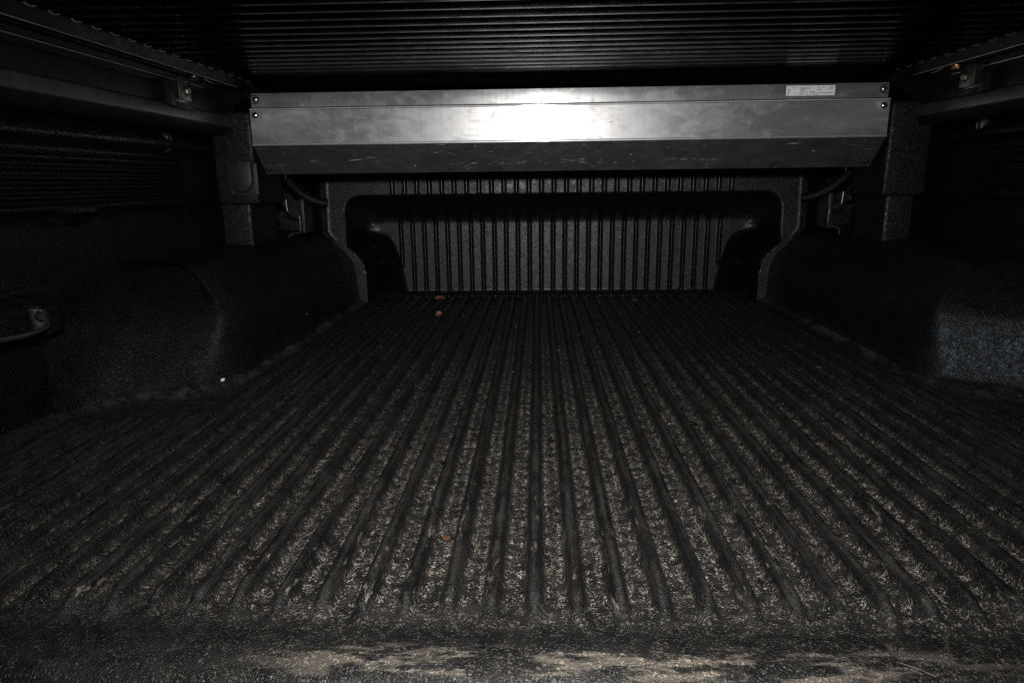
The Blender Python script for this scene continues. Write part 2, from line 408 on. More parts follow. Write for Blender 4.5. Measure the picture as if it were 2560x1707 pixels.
# ---- nose drop at the tailgate
prf = [(0.387, -0.0185), (0.3855, -0.028), (0.387, -0.045), (0.391, -0.06)]
P = np.array([[(xv, p[0], p[1]) for p in prf] for xv in (-0.8, -0.4, 0, 0.4, 0.8)])
grid('floor_edge', P, M_floor, liner, smooth=True)

# ---- wheel arches (swept moulded profile)
def arch(side):
    # plan path along the foot, from headboard to the tailgate side
    path = [(0.553, 1.93), (0.553, 1.8), (0.553, 1.6), (0.553, 1.4), (0.553, 1.3), (0.554, 1.2), (0.557, 1.12), (0.566, 1.06), (0.580, 1.025), (0.603, 1.0), (0.640, 0.980), (0.685, 0.965), (0.717, 0.945), (0.735, 0.915), (0.742, 0.87)]
    if side > 0:
        path = path[:6] + [(0.553, 1.105), (0.556, 1.075), (0.566, 1.056), (0.61, 1.036), (0.66, 1.012), (0.705, 0.982), (0.732, 0.94), (0.742, 0.87)]
    # resample smooth
    pp = np.array(path); L = np.concatenate([[0], np.cumsum(np.hypot(*np.diff(pp, axis=0).T))])
    u = np.linspace(0, L[-1], 150)
    px = np.interp(u, L, pp[:, 0]); py = np.interp(u, L, pp[:, 1])
    kern = np.ones(9) / 9
    if side < 0: kern = np.convolve(kern, kern)
    kp = len(kern) // 2
    pxs = np.convolve(np.pad(px, kp, mode='edge'), kern, 'valid'); pys = np.convolve(np.pad(py, kp, mode='edge'), kern, 'valid')
    px, py = pxs, pys
    tx = np.gradient(px); ty = np.gradient(py); tl = np.hypot(tx, ty); tx /= tl; ty /= tl
    nx, ny = -ty, tx          # away from the bed centre (towards wall / cab)
    lean = 0.88 if side < 0 else 0.22
    flipn = np.where(nx < 0, -1, 1); nx = np.abs(nx); ny = ny * flipn
    prof = [(-0.010, -0.002), (-0.004, 0.004), (0.0, 0.014), (0.003, 0.03), (0.006, 0.06), (0.009, 0.09), (0.014, 0.110), (0.022, 0.124), (0.036, 0.140), (0.055, 0.158), (0.072, 0.173), (0.086, 0.183), (0.105, 0.190), (0.13, 0.194)]
    pr = np.array(prof); s = np.linspace(0, 1, 60); ls = np.concatenate([[0], np.cumsum(np.hypot(*np.diff(pr, axis=0).T))]); ls /= ls[-1]
    off = np.interp(s, ls, pr[:, 0]); zz = np.interp(s, ls, pr[:, 1])
    A = np.zeros((150, 61, 3))
    for j in range(60):
        sh = off[j]
        ax = px + nx * sh; ay = py + ny * sh + lean * zz[j] * np.clip(ny, 0, 1)
        A[:, j, 0] = np.minimum(ax, 0.80); A[:, j, 1] = ay; A[:, j, 2] = zz[j]
    # front of the arch leans: taper of height near the end, slight bulge
    t = sstep(120, 149, np.arange(150))[:, None]
    A[:, :60, 2] = A[:, :60, 2]
    A[:, 60, 0] = 0.80; A[:, 60, 1] = np.maximum(A[:, 59, 1], 0.86); A[:, 60, 2] = 0.198
    # gentle lumps of thermoformed sheet
    for i in range(150):
        for j in range(4, 60):
            q = Vector(A[i, j]) * 9
            dn = noise.noise(q + Vector((side * 3.1, 0, 0))) * 0.0035
            A[i, j, 0] += nx[i] * dn; A[i, j, 1] += ny[i] * dn
    if side > 0:
        # flatter panel on the face of this arch that turns towards the tailgate
        pass
    A[..., 0] *= side
    return grid('wheel_arch', A, M_arch, liner, flip=(side < 0))
arch(-1); arch(1)

# ---- side walls: profile x(z), extruded along y
def side_wall(side):
    pr = [(0.745, -0.01), (0.748, 0.02), (0.752, 0.10), (0.758, 0.18), (0.764, 0.23), (0.770, 0.268), (0.769, 0.276), (0.760, 0.283), (0.752, 0.287), (0.7505, 0.292)]
    z = 0.2985
    for i in range(5):
        pr += [(0.7535, z - 0.003), (0.7610, z), (0.7612, z + 0.003), (0.7530, z + 0.0058), (0.7500, z + 0.0080)]
        z += 0.0134
    pr += [(0.7500, 0.3640), (0.757, 0.3665), (0.767, 0.371), (0.769, 0.377), (0.764, 0.3825), (0.752, 0.388), (0.7475, 0.392), (0.7470, 0.398), (0.751, 0.406), (0.760, 0.414), (0.772, 0.422), (0.785, 0.432), (0.80, 0.45)]
    pr = np.array(pr)
    ls = np.concatenate([[0], np.cumsum(np.hypot(*np.diff(pr, axis=0).T))])
    s = np.linspace(0, ls[-1], 220)
    px = np.interp(s, ls, pr[:, 0]); pz = np.interp(s, ls, pr[:, 1])
    yv = np.concatenate([np.linspace(0.37, 0.84, 30), np.linspace(0.845, 0.9, 14), np.linspace(0.905, 1.86, 90)])
    A = np.zeros((len(yv), 220, 3))
    for i, y in enumerate(yv):
        dxx = np.zeros(220)
        # the corrugated field ends before the corner post, ledge steps out in three places
        f = sstep(1.34, 1.36, y)
        base = np.interp(pz, [0, .28, .43, .45], [.75, .76, .76, .80])
        cor = (pz > 0.29) & (pz < 0.372)
        dxx = np.where(cor, (base - px) * f, 0)
        # tie-down pocket near the tailgate, ending in a lip that faces the camera
        inpk = sstep(0.110, 0.130, pz) * (1 - sstep(0.160, 0.185, pz))
        pk = 0
        lip = -inpk * (0.022 * sstep(0.70, 0.86, y) + 0.016 * sstep(0.866, 0.874, y)) * (1 - sstep(0.895, 0.95, y))
        A[i, :, 0] = px + dxx + pk + lip; A[i, :, 1] = y; A[i, :, 2] = pz
        ledge = ((pz > 0.270) & (pz < 0.292))
        for (a, b) in ((0.985, 1.06), (1.35, 1.40)):
            A[i, :, 0] -= np.where(ledge, 0.007, 0) * sstep(a, a + .004, y) * (1 - sstep(b, b + .004, y))
            A[i, :, 2] -= np.where(ledge, 0.006, 0) * sstep(a, a + .004, y) * (1 - sstep(b, b + .004, y))
    A[..., 0] *= side
    return grid('side_panel', A, M_wall, liner, flip=(side > 0))
side_wall(-1); side_wall(1)

# ---- corner posts in front of the headboard, standing on the wheel arches
def post(side):
    if side < 0: lo, up_, zs = (0.672, 0.752), (0.651, 0.752), 0.283
    else: lo, up_, zs = (0.655, 0.728), (0.643, 0.742), 0.286
    mb = MB()
    Y0, Y1 = 1.468, 1.60
    def blk(x0, x1, z0, z1, y0, slant=0.0):
        # box with front face towards the camera, outer side drafted
        vs = [(x0 + 0.006, y0, z0), (x1 - 0.006, y0, z0), (x1 - 0.006 + slant, y0, z1), (x0 + 0.006 + slant, y0, z1), (x0, Y1, z0 - .002), (x1 + 0.004, Y1, z0 - .002), (x1 + 0.004, Y1, z1 + .002), (x0, Y1, z1 + .002)]
        vs = [(side * v[0], v[1], v[2]) for v in vs]
        mb.add(vs, [(0, 1, 2, 3), (4, 7, 6, 5), (0, 4, 5, 1), (1, 5, 6, 2), (2, 6, 7, 3), (3, 7, 4, 0)])
    blk(lo[0], lo[1], 0.175, zs + 0.004, Y0 + 0.006)
    blk(up_[0], up_[1], zs - 0.004, 0.47, Y0, 0.002)
    return mb.build('corner_post', M_post, liner, bevel=0.008, seg=4)
post(-1); post(1)

# ---- headboard panel: relief y(x,z)
def seg_d(px, pz, a, b):
    ax, az = a; bx, bz = b
    vx, vz = bx - ax, bz - az
    t = np.clip(((px - ax) * vx + (pz - az) * vz) / (vx * vx + vz * vz), 0, 1)
    return np.hypot(px - ax - t * vx, pz - az - t * vz)
def poly_sd(px, pz, pts):
    """signed distance, positive inside"""
    d = np.full(px.shape, 9.0); ins = np.zeros(px.shape, bool)
    n = len(pts)
    for i in range(n):
        a, b = pts[i], pts[(i + 1) % n]
        d = np.minimum(d, seg_d(px, pz, a, b))
        cond = ((a[1] > pz) != (b[1] > pz))
        xi = (b[0] - a[0]) * (pz - a[1]) / ((b[1] - a[1]) if b[1] != a[1] else 1e-9) + a[0]
        ins ^= cond & (px < xi)
    return np.where(ins, d, -d)
def rc(cx, cz, r, a0, a1, n=6):
    return [(cx + r * math.cos(math.radians(a0 + (a1 - a0) * i / n)), cz + r * math.sin(math.radians(a0 + (a1 - a0) * i / n))) for i in range(n + 1)]
xh = np.concatenate([np.arange(-0.84, -0.50, 0.0035), np.arange(-0.50, 0.50, 0.00165), np.arange(0.50, 0.842, 0.0035)])
zh = np.linspace(-0.004, 0.53, 190)
XH, ZH = np.meshgrid(xh, zh, indexing='ij')
outer = [(0.530, -0.10), (0.530, 0.06), (0.534, 0.105), (0.552, 0.130), (0.581, 0.156)] + rc(0.581 - 0.045, 0.290 - 0.045, 0.045, 0, 90)
outer = outer + [(-p[0], p[1]) for p in outer[::-1]]
inner = [(0.432, -0.10), (0.436, 0.02), (0.452, 0.10), (0.470, 0.155), (0.492, 0.188), (0.525, 0.209)]
inner = inner + [(-p[0], p[1]) for p in inner[::-1]]
do = poly_sd(XH, ZH, outer); di = poly_sd(XH, ZH, inner)
t = np.where(do <= 0, 0.0, np.where(di >= 0, 1.0, np.clip(do, 0, 9) / (np.clip(do, 0, 9) + np.clip(-di, 0, 9) + 1e-9)))
Yf = 1.852; Yb = 1.945
tt = np.clip(t, 0, 1)
# soft fillet on the deep side, crisp lip on the near side
s1 = 1 - (1 - tt) ** 1.7
YS = Yf + (Yb - Yf) * s1
q_ = 1 - tt
YP = Yb + 0.085 * (q_ ** 1.25)                     # behind the side lobes the moulding drops back
YP = np.where(do < 0.008, Yf + (YP - Yf) * np.clip(do / 0.008, 0, 1), YP)
wt = sstep(0.150, 0.205, ZH + 0.10 * np.clip(0.50 - np.abs(XH), 0, 1))
YH = YP * (1 - wt) + YS * wt
YH = np.where(di >= 0, YS, YH)
# outer side of the headboard falls back beside the arches
outl = np.interp(ZH, [0, 0.10, 0.12, 0.187, 0.20, 0.53], [0.562, 0.562, 0.572, 0.636, 0.640, 0.632])
fall = np.abs(XH) - outl
YH = np.where(fall > 0, np.maximum(YH, Yf) + 0.075 * sstep(0, 0.085, fall) + 0.0, YH)
# moulded bead along that corner
bead = np.exp(-((fall + 0.010) / 0.0035) ** 2) * (ZH > 0.17)
YH -= 0.0022 * bead
# vertical ribs
RP = 0.03305; r0x = -0.0015
kk = np.clip(np.round((XH - r0x - RP / 2) / RP), -14, 13)
rx = r0x + RP / 2 + kk * RP
dxr = np.abs(XH - rx)
rp = np.clip((0.0064 - dxr) / 0.0046, 0, 1) * 0.93 + 0.07 * (1 - np.clip(dxr / 0.0018, 0, 1) ** 2)
rp = np.where(dxr < 0.0064, rp, 0)
zlow = np.where((kk == -14) | (kk == 13), 0.088, 0.004)
rp = rp * sstep(0, 0.006, ZH - zlow + 0.004 - dxr * 0.5)
YH -= 0.0078 * rp
# bottom cove
YH -= 0.022 * (1 - sstep(-0.004, 0.020, ZH)) * (do > 0)
P = np.stack([XH, YH, ZH], -1)
head = grid('headboard_panel', P, M_head, liner, flip=False, sharp=64)
attr(head, 'crest', rp > 0.7)

# ---- corner lobes: moulded side return between post and headboard
for sd in (-1, 1):
    yv = np.linspace(1.58, 1.95, 24); zv = np.linspace(0.17, 0.50, 24)
    A = np.array([[(sd * (0.80 + 0.03 * math.sin((y - 1.58) * 8)), y, z) for z in zv] for y in yv])
    grid('corner_panel', A, M_wall, liner, flip=(sd > 0))
rebase(liner)

# ---- small oval hooks/plugs on the side panels (parts of the liner)
for sd, yy, zc in ((-1, 1.31, 0.400), (1, 1.345, 0.406)):
    mb = MB()
    pts = rc(0, 0.008, 0.0065, 0, 180, 8) + rc(0, -0.008, 0.0065, 180, 360, 8)
    n = len(pts)
    ring = []
    for (dd, sc) in ((0, 1.35), (0.012, 1.2), (0.0135, 1.0), (0.011, 0.8)):
        ring.append([(sd * (0.764 - dd), yy + p[0] * sc, zc + p[1] * sc) for p in pts])
    vs = [v for r in ring for v in r]
    fs = [(a * n + i, a * n + (i + 1) % n, (a + 1) * n + (i + 1) % n, (a + 1) * n + i) for a in range(3) for i in range(n)] + [tuple(3 * n + i for i in range(n))]
    mb.add(vs, fs)
    o = mb.build('plug', M_lid, liner, smooth=True, sharp=60); o.location = -liner.location

# ================================================================== truck body round the liner
def body_side(pr, sd):
    yv = np.concatenate([np.linspace(0.37, 1.42, 24), np.linspace(1.43, 1.545, 24)])
    A = np.zeros((len(yv), len(pr), 3))
    for i, y in enumerate(yv):
        q = np.clip((y - 1.468) / 0.060, 0, 1.2)
        zmin = 0.418 + 0.060 * (1 - math.sqrt(max(0.0, 1 - min(q, 1) ** 2))) if q > 0 else 0.0   # rounded front corner
        e = sstep(1.500, 1.545, y)
        for j, p in enumerate(pr):
            z = max(p[1], zmin) if p[0] < 0.74 else p[1]
            A[i, j] = (sd * (p[0] + 0.045 * e * (1 if p[1] < .49 else 0)), y, z)
    return A
for sd, lab in ((-1, 'dark steel bed side flange on the same side as the power socket'), (1, 'dark steel bed side flange at the sticker end of the aluminium housing')):
    root = empty('bed_side_flange', (sd * 0.705, 0.37, 0.46), lab, 'body panel', 'bed side flanges')
    up_ = [(0.712, 0.515), (0.7115, 0.497), (0.7085, 0.494), (0.7075, 0.490), (0.7055, 0.4625), (0.7035, 0.4605)]
    band = [(0.7035, 0.4605), (0.7005, 0.4585), (0.6995, 0.4565), (0.6985, 0.4400), (0.6995, 0.4380)]
    low = [(0.6995, 0.4380), (0.7020, 0.4330), (0.7070, 0.4255), (0.7150, 0.4215), (0.7300, 0.4208), (0.765, 0.4215)]
    grid('upper_face', body_side(up_, sd), M_flange, root, flip=(sd > 0), sharp=25)
    grid('lower_band', body_side(band, sd), M_flange_lit, root, flip=(sd > 0), sharp=25)
    grid('rolled_edge', body_side(low, sd), M_flange, root, flip=(sd > 0), sharp=60)
    rebase(root)

o = MB().box(-0.9, 0.9, 0.30, 0.382, -0.30, -0.035).build('tailgate_sill', M_deck, None, bevel=0.004)
tag(o, 'dark steel sill below the front lip of the liner', 'sill')
# outer body shell that closes the space behind the liner
mb = MB()
mb.box(-0.92, -0.88, 0.36, 2.07, -0.1, 0.60); mb.box(0.88, 0.92, 0.36, 2.07, -0.1, 0.60); mb.box(-0.92, 0.92, 2.07, 2.11, -0.1, 0.60); mb.box(-0.88, 0.88, 0.36, 2.0, -0.1, -0.065)
o = mb.build('truck_body', M_dark, None); o['kind'] = 'structure'
# top caps between guide rail and outer skin
mb = MB(); mb.box(-0.879, -0.742, 0.37, 1.999, 0.515, 0.56); mb.box(0.742, 0.879, 0.37, 1.999, 0.515, 0.56)
o = mb.build('truck_body_top', M_dark, None); o['kind'] = 'structure'

# ================================================================== roll-up cover
SP = 0.0415
prof = []
for i in range(25):
    y0 = 0.5835 - 0.0015 + i * SP - SP * 0
    y0 = 0.888 - SP * 7 + i * SP
    if y0 > 1.56: break
    for (f, z) in ((0.00, 0.0052), (0.035, 0.0048), (0.060, 0.0012), (0.10, 0.0), (0.20, -0.0006), (0.23, 0.0004), (0.26, 0.0004), (0.29, -0.0008), (0.45, -0.0018), (0.60, -0.0020), (0.75, -0.0012), (0.86, 0.0004), (0.93, 0.0022), (0.965, 0.0048)):
        prof.append((y0 + f * SP, 0.5305 + z))
ye = prof[-1][0]
xsn = np.linspace(-0.664, 0.664, 30)
A = np.array([[(xv, p[0], p[1]) for p in prof] for xv in xsn])
cover = empty('roll_up_cover', (0, prof[0][0], 0.53), 'black slatted aluminium roll up cover closing the bed overhead', 'cover')
grid('slat_curtain', A, M_slat, cover, smooth=True, sharp=30, flip=True)
MB().box(-0.664, 0.664, prof[0][0], ye, 0.5362, 0.541).build('top_skin', M_rail, cover)
MB().box(-0.664, 0.664, prof[0][0] - 0.022, prof[0][0] - 0.0005, 0.522, 0.541).build('front_bar', M_rail, cover, bevel=0.002)
rebase(cover)

# ================================================================== guide rails
def rail(sd):
    pr = [(0.655, 0.545), (0.655, 0.5272), (0.6562, 0.5252), (0.6605, 0.5115), (0.6620, 0.5100), (0.6665, 0.5100), (0.6680, 0.5120), (0.680, 0.5125), (0.6805, 0.5110), (0.683, 0.5110), (0.6835, 0.5125), (0.6955, 0.5110), (0.6965, 0.5045), (0.6975, 0.5030), (0.7000, 0.5025), (0.7010, 0.5015), (0.7012, 0.4945), (0.7020, 0.4930), (0.7110, 0.4925), (0.7115, 0.545)]
    yv = [0.38, 0.6, 0.9, 1.2, 1.44]
    A = np.array([[(sd * p[0], y, p[1]) for p in pr] for y in yv])
    return A
rail_l = {}
for sd, lab in ((-1, 'long black guide rail under the cover on the power socket side'), (1, 'long black guide rail under the cover on the sticker side')):
    root = empty('guide_rail', (sd * 0.69, 0.38, 0.51), lab, 'rail', 'guide rails of the roll up cover')
    grid('rail_body', rail(sd), M_rail, root, smooth=True, sharp=20, flip=(sd > 0))
    # rubber brush seal the slats press into: wavy inner lip
    yv = np.linspace(0.60, 1.50, 420)
    w = 0.5298 + 0.0022 * np.cos((yv - 0.888) / SP * 2 * math.pi + math.pi)
    pts = [(sd * 0.6548, y, z) for y, z in zip(yv, w)]
    MB().tube(pts, 0.0007, 6).build('seal', M_edge, root, smooth=True)
    # pale lines along the arrises of the rail
    MB().tube([(sd * 0.6608, y, 0.5108) for y in (0.5, 1.0, 1.42)], 0.0007, 6).build('lip_edge', M_edge, root, smooth=True)
    MB().tube([(sd * 0.6985, y, 0.5026) for y in (0.5, 1.0, 1.36)], 0.0010, 6).build('channel_edge', M_edge, root, smooth=True)
    # curled end of the seal by the housing
    pts = [(sd * (0.652 - 0.022 * t - 0.004 * math.sin(t * 3)), 1.425 + 0.008 * t, 0.520 - 0.016 * t ** 1.6) for t in np.linspace(0, 1, 14)]
    MB().tube(pts, 0.0022, 8, rad=[0.0024 * (1 - 0.5 * abs(2 * t - 1)) for t in np.linspace(0, 1, 14)]).build('seal_end', M_rail, root, smooth=True)
    rebase(root)

# ================================================================== mounting clamps
def clamp(sd, yc, lab, bright):
    root = empty('mounting_clamp', (sd * 0.69, yc, 0.45), lab, 'clamp', 'clamps holding the guide rails')
    def bx(mb, x0, x1, *r): return mb.box(min(sd * x0, sd * x1), max(sd * x0, sd * x1), *r)
    y = yc; dz = 0.0 if sd < 0 else 0.004
    bx(MB(), 0.6835, 0.6865, y, y + 0.042, 0.4675 + dz, 0.5030 + dz).build('plate', M_bracket, root, bevel=0.0012)
    bx(MB(), 0.6915, 0.6940, y - 0.006, y + 0.040, 0.4650 + dz, 0.5005 + dz).build('rear_plate', M_bracket, root, bevel=0.0008)
    bx(MB(), 0.6831, 0.6836, y + 0.0215, y + 0.0245, 0.4740 + dz, 0.4985 + dz).build('slot', M_dark, root)
    mb = MB(); bx(mb, 0.6880, 0.6990, y - 0.030, y - 0.008, 0.4560 + dz, 0.4960); bx(mb, 0.6950, 0.7030, y - 0.008, y + 0.070, 0.4545 + dz, 0.4880)
    mb.build('jaw', M_rail, root, bevel=0.0015)
    mb = MB(); mb.cyl((sd * 0.6835, y + 0.023, 0.4835 + dz), (-sd, -0.25, 0), 0.006, 0.006, 6, rings=[(0, 0.0066), (0.0050, 0.0066), (0.0064, 0.0055)])
    mb.build('bolt', M_zinc, root, smooth=True, sharp=30)
    mb = MB(); c = (sd * 0.6760, y + 0.044, 0.5108)
    mb.cyl(c, (0, 0, -1), 0.006, 0.006, 6, rings=[(0, 0.0068), (0.0055, 0.0068), (0.0068, 0.0058)]); mb.cyl(c, (0, 0, -1), 0.0085, 0.0014, 20)
    mb.build('nut', M_brightzinc if bright else M_brass, root, smooth=True, sharp=30)
    mb = MB(); mb.tube([(sd * 0.671, y + 0.075, 0.5105), (sd * 0.672, y + 0.095, 0.5085), (sd * 0.674, y + 0.115, 0.5085)], 0.0009, 6); mb.build('clip', M_edge, root, smooth=True)
    rebase(root)
clamp(-1, 1.235, 'black steel clamp with a shiny nut, under the rail on the power socket side', True)
clamp(1, 1.265, 'black steel clamp with a rusty nut, under the rail on the sticker side', False)

# ================================================================== aluminium canister housing
XL, XR, YF = -0.6465, 0.632, 1.440
hs = empty('cover_housing', (0, YF, 0.34), 'brushed aluminium box with scratched folded front holding the rolled cover', 'housing')
# upper strip with two rounded notches at the ends is slightly behind the front plate
def strip():
    mb = MB()
    z0, z1 = 0.466, 0.5015
    yb = YF + 0.0055
    mb.box(XL + 0.0025, XR - 0.0025, yb, yb + 0.0022, z0, z1)
    mb.box(XL + 0.0025, XR - 0.0025, yb + 0.0022, yb + 0.20, z1 - 0.002, z1 + 0.0004)
    return mb.build('upper_strip', M_alu, hs, bevel=0.0007)
strip()
def outline_plate():
    mb = MB()
    # profile (y,z): hem at the top, flat plate, small lip, folded lower face
    pr = [(YF + 0.0040, 0.4715), (YF + 0.0005, 0.4720), (YF - 0.0012, 0.4708), (YF - 0.0010, 0.4690), (YF, 0.4678), (YF, 0.4030), (YF - 0.0012, 0.4018), (YF - 0.0014, 0.3992), (YF + 0.0005, 0.3978), (YF + 0.003, 0.3985), (YF + 0.003, 0.4685)]
    mb.prism(pr, 'x', XL, XR)
    return mb.build('front_plate', M_alu, hs, smooth=True, sharp=28)
outline_plate()
MB().tube([(x, YF - 0.0008, 0.4703) for x in (XL, 0.0, XR)], 0.00085, 8).build('hem', M_hem, hs, smooth=True)
MB().tube([(x, YF - 0.0008, 0.4012) for x in (XL, 0.0, XR)], 0.0006, 8).build('hem', M_hem, hs, smooth=True)
MB().box(XL + 0.001, XR - 0.001, YF + 0.0022, YF + 0.0052, 0.4718, 0.4734).build('seam', M_dark, hs)
mb = MB()
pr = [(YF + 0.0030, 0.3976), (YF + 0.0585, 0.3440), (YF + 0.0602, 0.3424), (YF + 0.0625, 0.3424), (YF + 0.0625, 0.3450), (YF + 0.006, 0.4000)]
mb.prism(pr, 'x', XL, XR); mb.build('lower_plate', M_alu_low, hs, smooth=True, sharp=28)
mb = MB()
pr = [(YF + 0.0078, 0.4990), (YF + 0.0078, 0.4010), (YF + 0.0635, 0.3480), (YF + 0.25, 0.3480), (YF + 0.25, 0.4990)]
mb.prism(pr, 'x', XL + 0.004, XR - 0.004); mb.build('casing', M_dark, hs)
# end caps
for xa, xb in ((XL - 0.0015, XL + 0.0035), (XR - 0.0035, XR + 0.0015)):
    mb = MB(); mb.prism([(YF + 0.0085, 0.5005), (YF + 0.0085, 0.4015), (YF + 0.0640, 0.3460), (YF + 0.25, 0.3460), (YF + 0.25, 0.5005)], 'x', xa, xb)
    mb.build('end_cap', M_rail, hs)
def screw(x, y, z, d, r, mat, ringr=None):
    mb = MB(); d = Vector(d).normalized()
    mb.cyl(Vector((x, y, z)) - d * 0.0005, d, r, 0.002, 20, rings=[(0, r), (0.0010, r), (0.0020, r * 0.72), (0.0023, r * 0.35)])
    o = mb.build('screw', mat, hs, smooth=True, sharp=50)
    s3 = MB(); s3.cyl(Vector((x, y, z)) - d * 0.0002, d, r * 1.3, 0.0004, 24); s3.build('washer', M_dark, o)
    s2 = MB(); s2.cyl(Vector((x, y, z)) + d * 0.0016, d, r * 0.36, 0.0004, 6, rings=[(0, r * 0.36), (0.00045, r * 0.36)])
    q = s2.build('recess', M_dark, o)
    return o
for x in (XL + 0.0095, XR - 0.0105): screw(x, YF, 0.4588 if x < 0 else 0.4582, (0, -1, 0), 0.0048, M_brightzinc)
dn = Vector((0, -0.69, -0.72))
for x in (XL + 0.0095, XR - 0.012): screw(x, YF + 0.0500, 0.3515, dn, 0.0045, M_brightzinc)
for x in (XL + 0.0110, XR - 0.0115): screw(x, YF + 0.005, 0.4895, (0, -1, 0), 0.0046, M_zinc)
# U shaped notch lines round the top screws
for x, s_ in ((XL + 0.0110, 1), (XR - 0.0115, -1)):
    pts = [(x - s_ * 0.009, 0.4895 + 0.0078)] + [(x + s_ * 0.0078 * math.sin(a), 0.4895 + 0.0078 * math.cos(a)) for a in np.linspace(0, math.pi, 12)] + [(x - s_ * 0.009, 0.4895 - 0.0078)]
    mb = MB(); mb.tube([(p[0], YF + 0.0052, p[1]) for p in pts], 0.00085, 6)
    mb.build('notch', M_dark, hs, smooth=True)
# sticker with rows of tiny print (too small to read in the photograph)
sx0, sx1, sz0, sz1 = 0.4305, 0.5315, 0.4735 + 0.0155, 0.4985
sx0 = 0.4305; sx1 = 0.5255; sz0, sz1 = 0.4792, 0.4980
mb = MB()
pts = rc(sx1 - 0.0012, sz1 - 0.0012, 0.0012, 90, 0, 4) + rc(sx1 - 0.0012, sz0 + 0.0012, 0.0012, 0, -90, 4) + rc(sx0 + 0.0012, sz0 + 0.0012, 0.0012, -90, -180, 4) + rc(sx0 + 0.0012, sz1 - 0.0012, 0.0012, 180, 90, 4)
mb.prism(pts, 'y', YF + 0.0055, YF + 0.0052)
st = mb.build('sticker', M_sticker, hs)
def words(mb, x0, x1, zc, h):
    x = x0
    while x < x1:
        w = random.uniform(0.0005, 0.0012)
        mb.box(x, min(x + w, x1), YF + 0.00500, YF + 0.00515, zc - h * random.uniform(.3, .5), zc + h * random.uniform(.3, .5))
        x += w + random.choice((0.0003, 0.0003, 0.0004, 0.0011))
W, Hh = sx1 - sx0, sz1 - sz0
mb = MB()
for (a, b, v) in ((.11, .22, .80), (.29, .35, .80), (.37, .47, .80), (.51, .54, .82), (.65, .69, .80), (.74, .79, .80), (.86, .99, .80), (.29, .38, .66), (.38, .50, .66), (.64, .73, .60), (.86, .95, .66), (.03, .08, .64), (.04, .09, .52), (.29, .39, .54), (.04, .08, .36), (.29, .38, .38), (.40, .43, .38), (.48, .60, .38), (.02, .05, .10), (.28, .33, .12), (.42, .46, .12), (.56, .60, .12), (.62, .66, .10)):
    words(mb, sx0 + W * a, sx0 + W * b, sz0 + Hh * v, Hh * 0.09)
for (a, b) in ((.02, .06), (.17, .21), (.26, .37), (.415, .43), (.48, .59), (.63, .71)):
    mb.box(sx0 + W * a, sx0 + W * b, YF + 0.00500, YF + 0.00515, sz0 + Hh * .225, sz0 + Hh * .265)
mb.build('print', M_ink, st)
mb = MB(); mb.box(sx0 + W * .72, sx0 + W * .97, YF + 0.00500, YF + 0.00515, sz0 + Hh * .225, sz0 + Hh * .275); mb.build('print', M_inkp, st)
# individual scratches and scuffs that can be told apart
def marks(name, items, mat, parent, facet=False):
    mb = MB(); r_ = random.Random(len(items) * 7)
    for (x0, z0, x1, z1, w) in items:
        n = max(2, int(math.hypot(x1 - x0, z1 - z0) / 0.003))
        up_v, dn_v = [], []
        for i in range(n + 1):
            t_ = i / n; x = x0 + (x1 - x0) * t_; z = z0 + (z1 - z0) * t_
            L_ = math.hypot(x1 - x0, z1 - z0) + 1e-9; nx_, nz_ = -(z1 - z0) / L_, (x1 - x0) / L_
            hw = w * (0.25 + 0.75 * math.sin(math.pi * min(max(t_, 0.06), 0.94))) * r_.uniform(0.5, 1.2)
            j = r_.uniform(-.4, .4) * w
            for s_, lst in ((1, up_v), (-1, dn_v)):
                xx, zz = x + nx_ * (hw * s_ + j), z + nz_ * (hw * s_ + j)
                yy_ = (YF + 0.0030 + (0.3976 - zz) * 1.0354 - 0.0004) if facet else YF - 0.00012
                lst.append((xx, yy_, zz))
        vs = up_v + dn_v; m_ = n + 1
        mb.add(vs, [(i, i + 1, m_ + i + 1, m_ + i) for i in range(n)])
    import bmesh                                   # wear stays inside the plate's own mesh
    me = parent.data; me.materials.append(mat); mi = len(me.materials) - 1
    bm = bmesh.new(); bm.from_mesh(me)
    bv = [bm.verts.new(v) for v in mb.v]
    for f in mb.f:
        fc_ = bm.faces.new([bv[i] for i in f]); fc_.material_index = mi
        fc_.normal_update()
        if fc_.normal.y > 0: fc_.normal_flip()
    bm.to_mesh(me); bm.free()
fp = [o_ for o_ in hs.children if o_.name.startswith('front_plate')][0]
lp = [o_ for o_ in hs.children if o_.name.startswith('lower_plate')][0]
it = [(-0.521, 0.451, -0.524, 0.405, 0.00018), (-0.512, 0.428, -0.508, 0.421, 0.0005), (-0.476, 0.412, -0.468, 0.410, 0.0009), (-0.418, 0.419, -0.394, 0.415, 0.00035), (-0.344, 0.428, -0.333, 0.425, 0.0006), (-0.315, 0.428, -0.306, 0.423, 0.0006), (-0.352, 0.424, -0.330, 0.424, 0.0003), (-0.399, 0.405, -0.395, 0.407, 0.0006), (-0.300, 0.412, -0.298, 0.406, 0.0005), (-0.450, 0.446, -0.447, 0.440, 0.0004), (-0.43, 0.432, -0.43, 0.424, 0.0004), (0.16, 0.41, 0.165, 0.424, 0.0006), (0.175, 0.417, 0.181, 0.426, 0.0005), (0.20, 0.413, 0.203, 0.424, 0.0007), (0.24, 0.415, 0.241, 0.428, 0.0005), (0.30, 0.432, 0.306, 0.437, 0.0005), (0.36, 0.42, 0.362, 0.43, 0.0009)]
marks('scratch_marks', it, M_mark, fp)
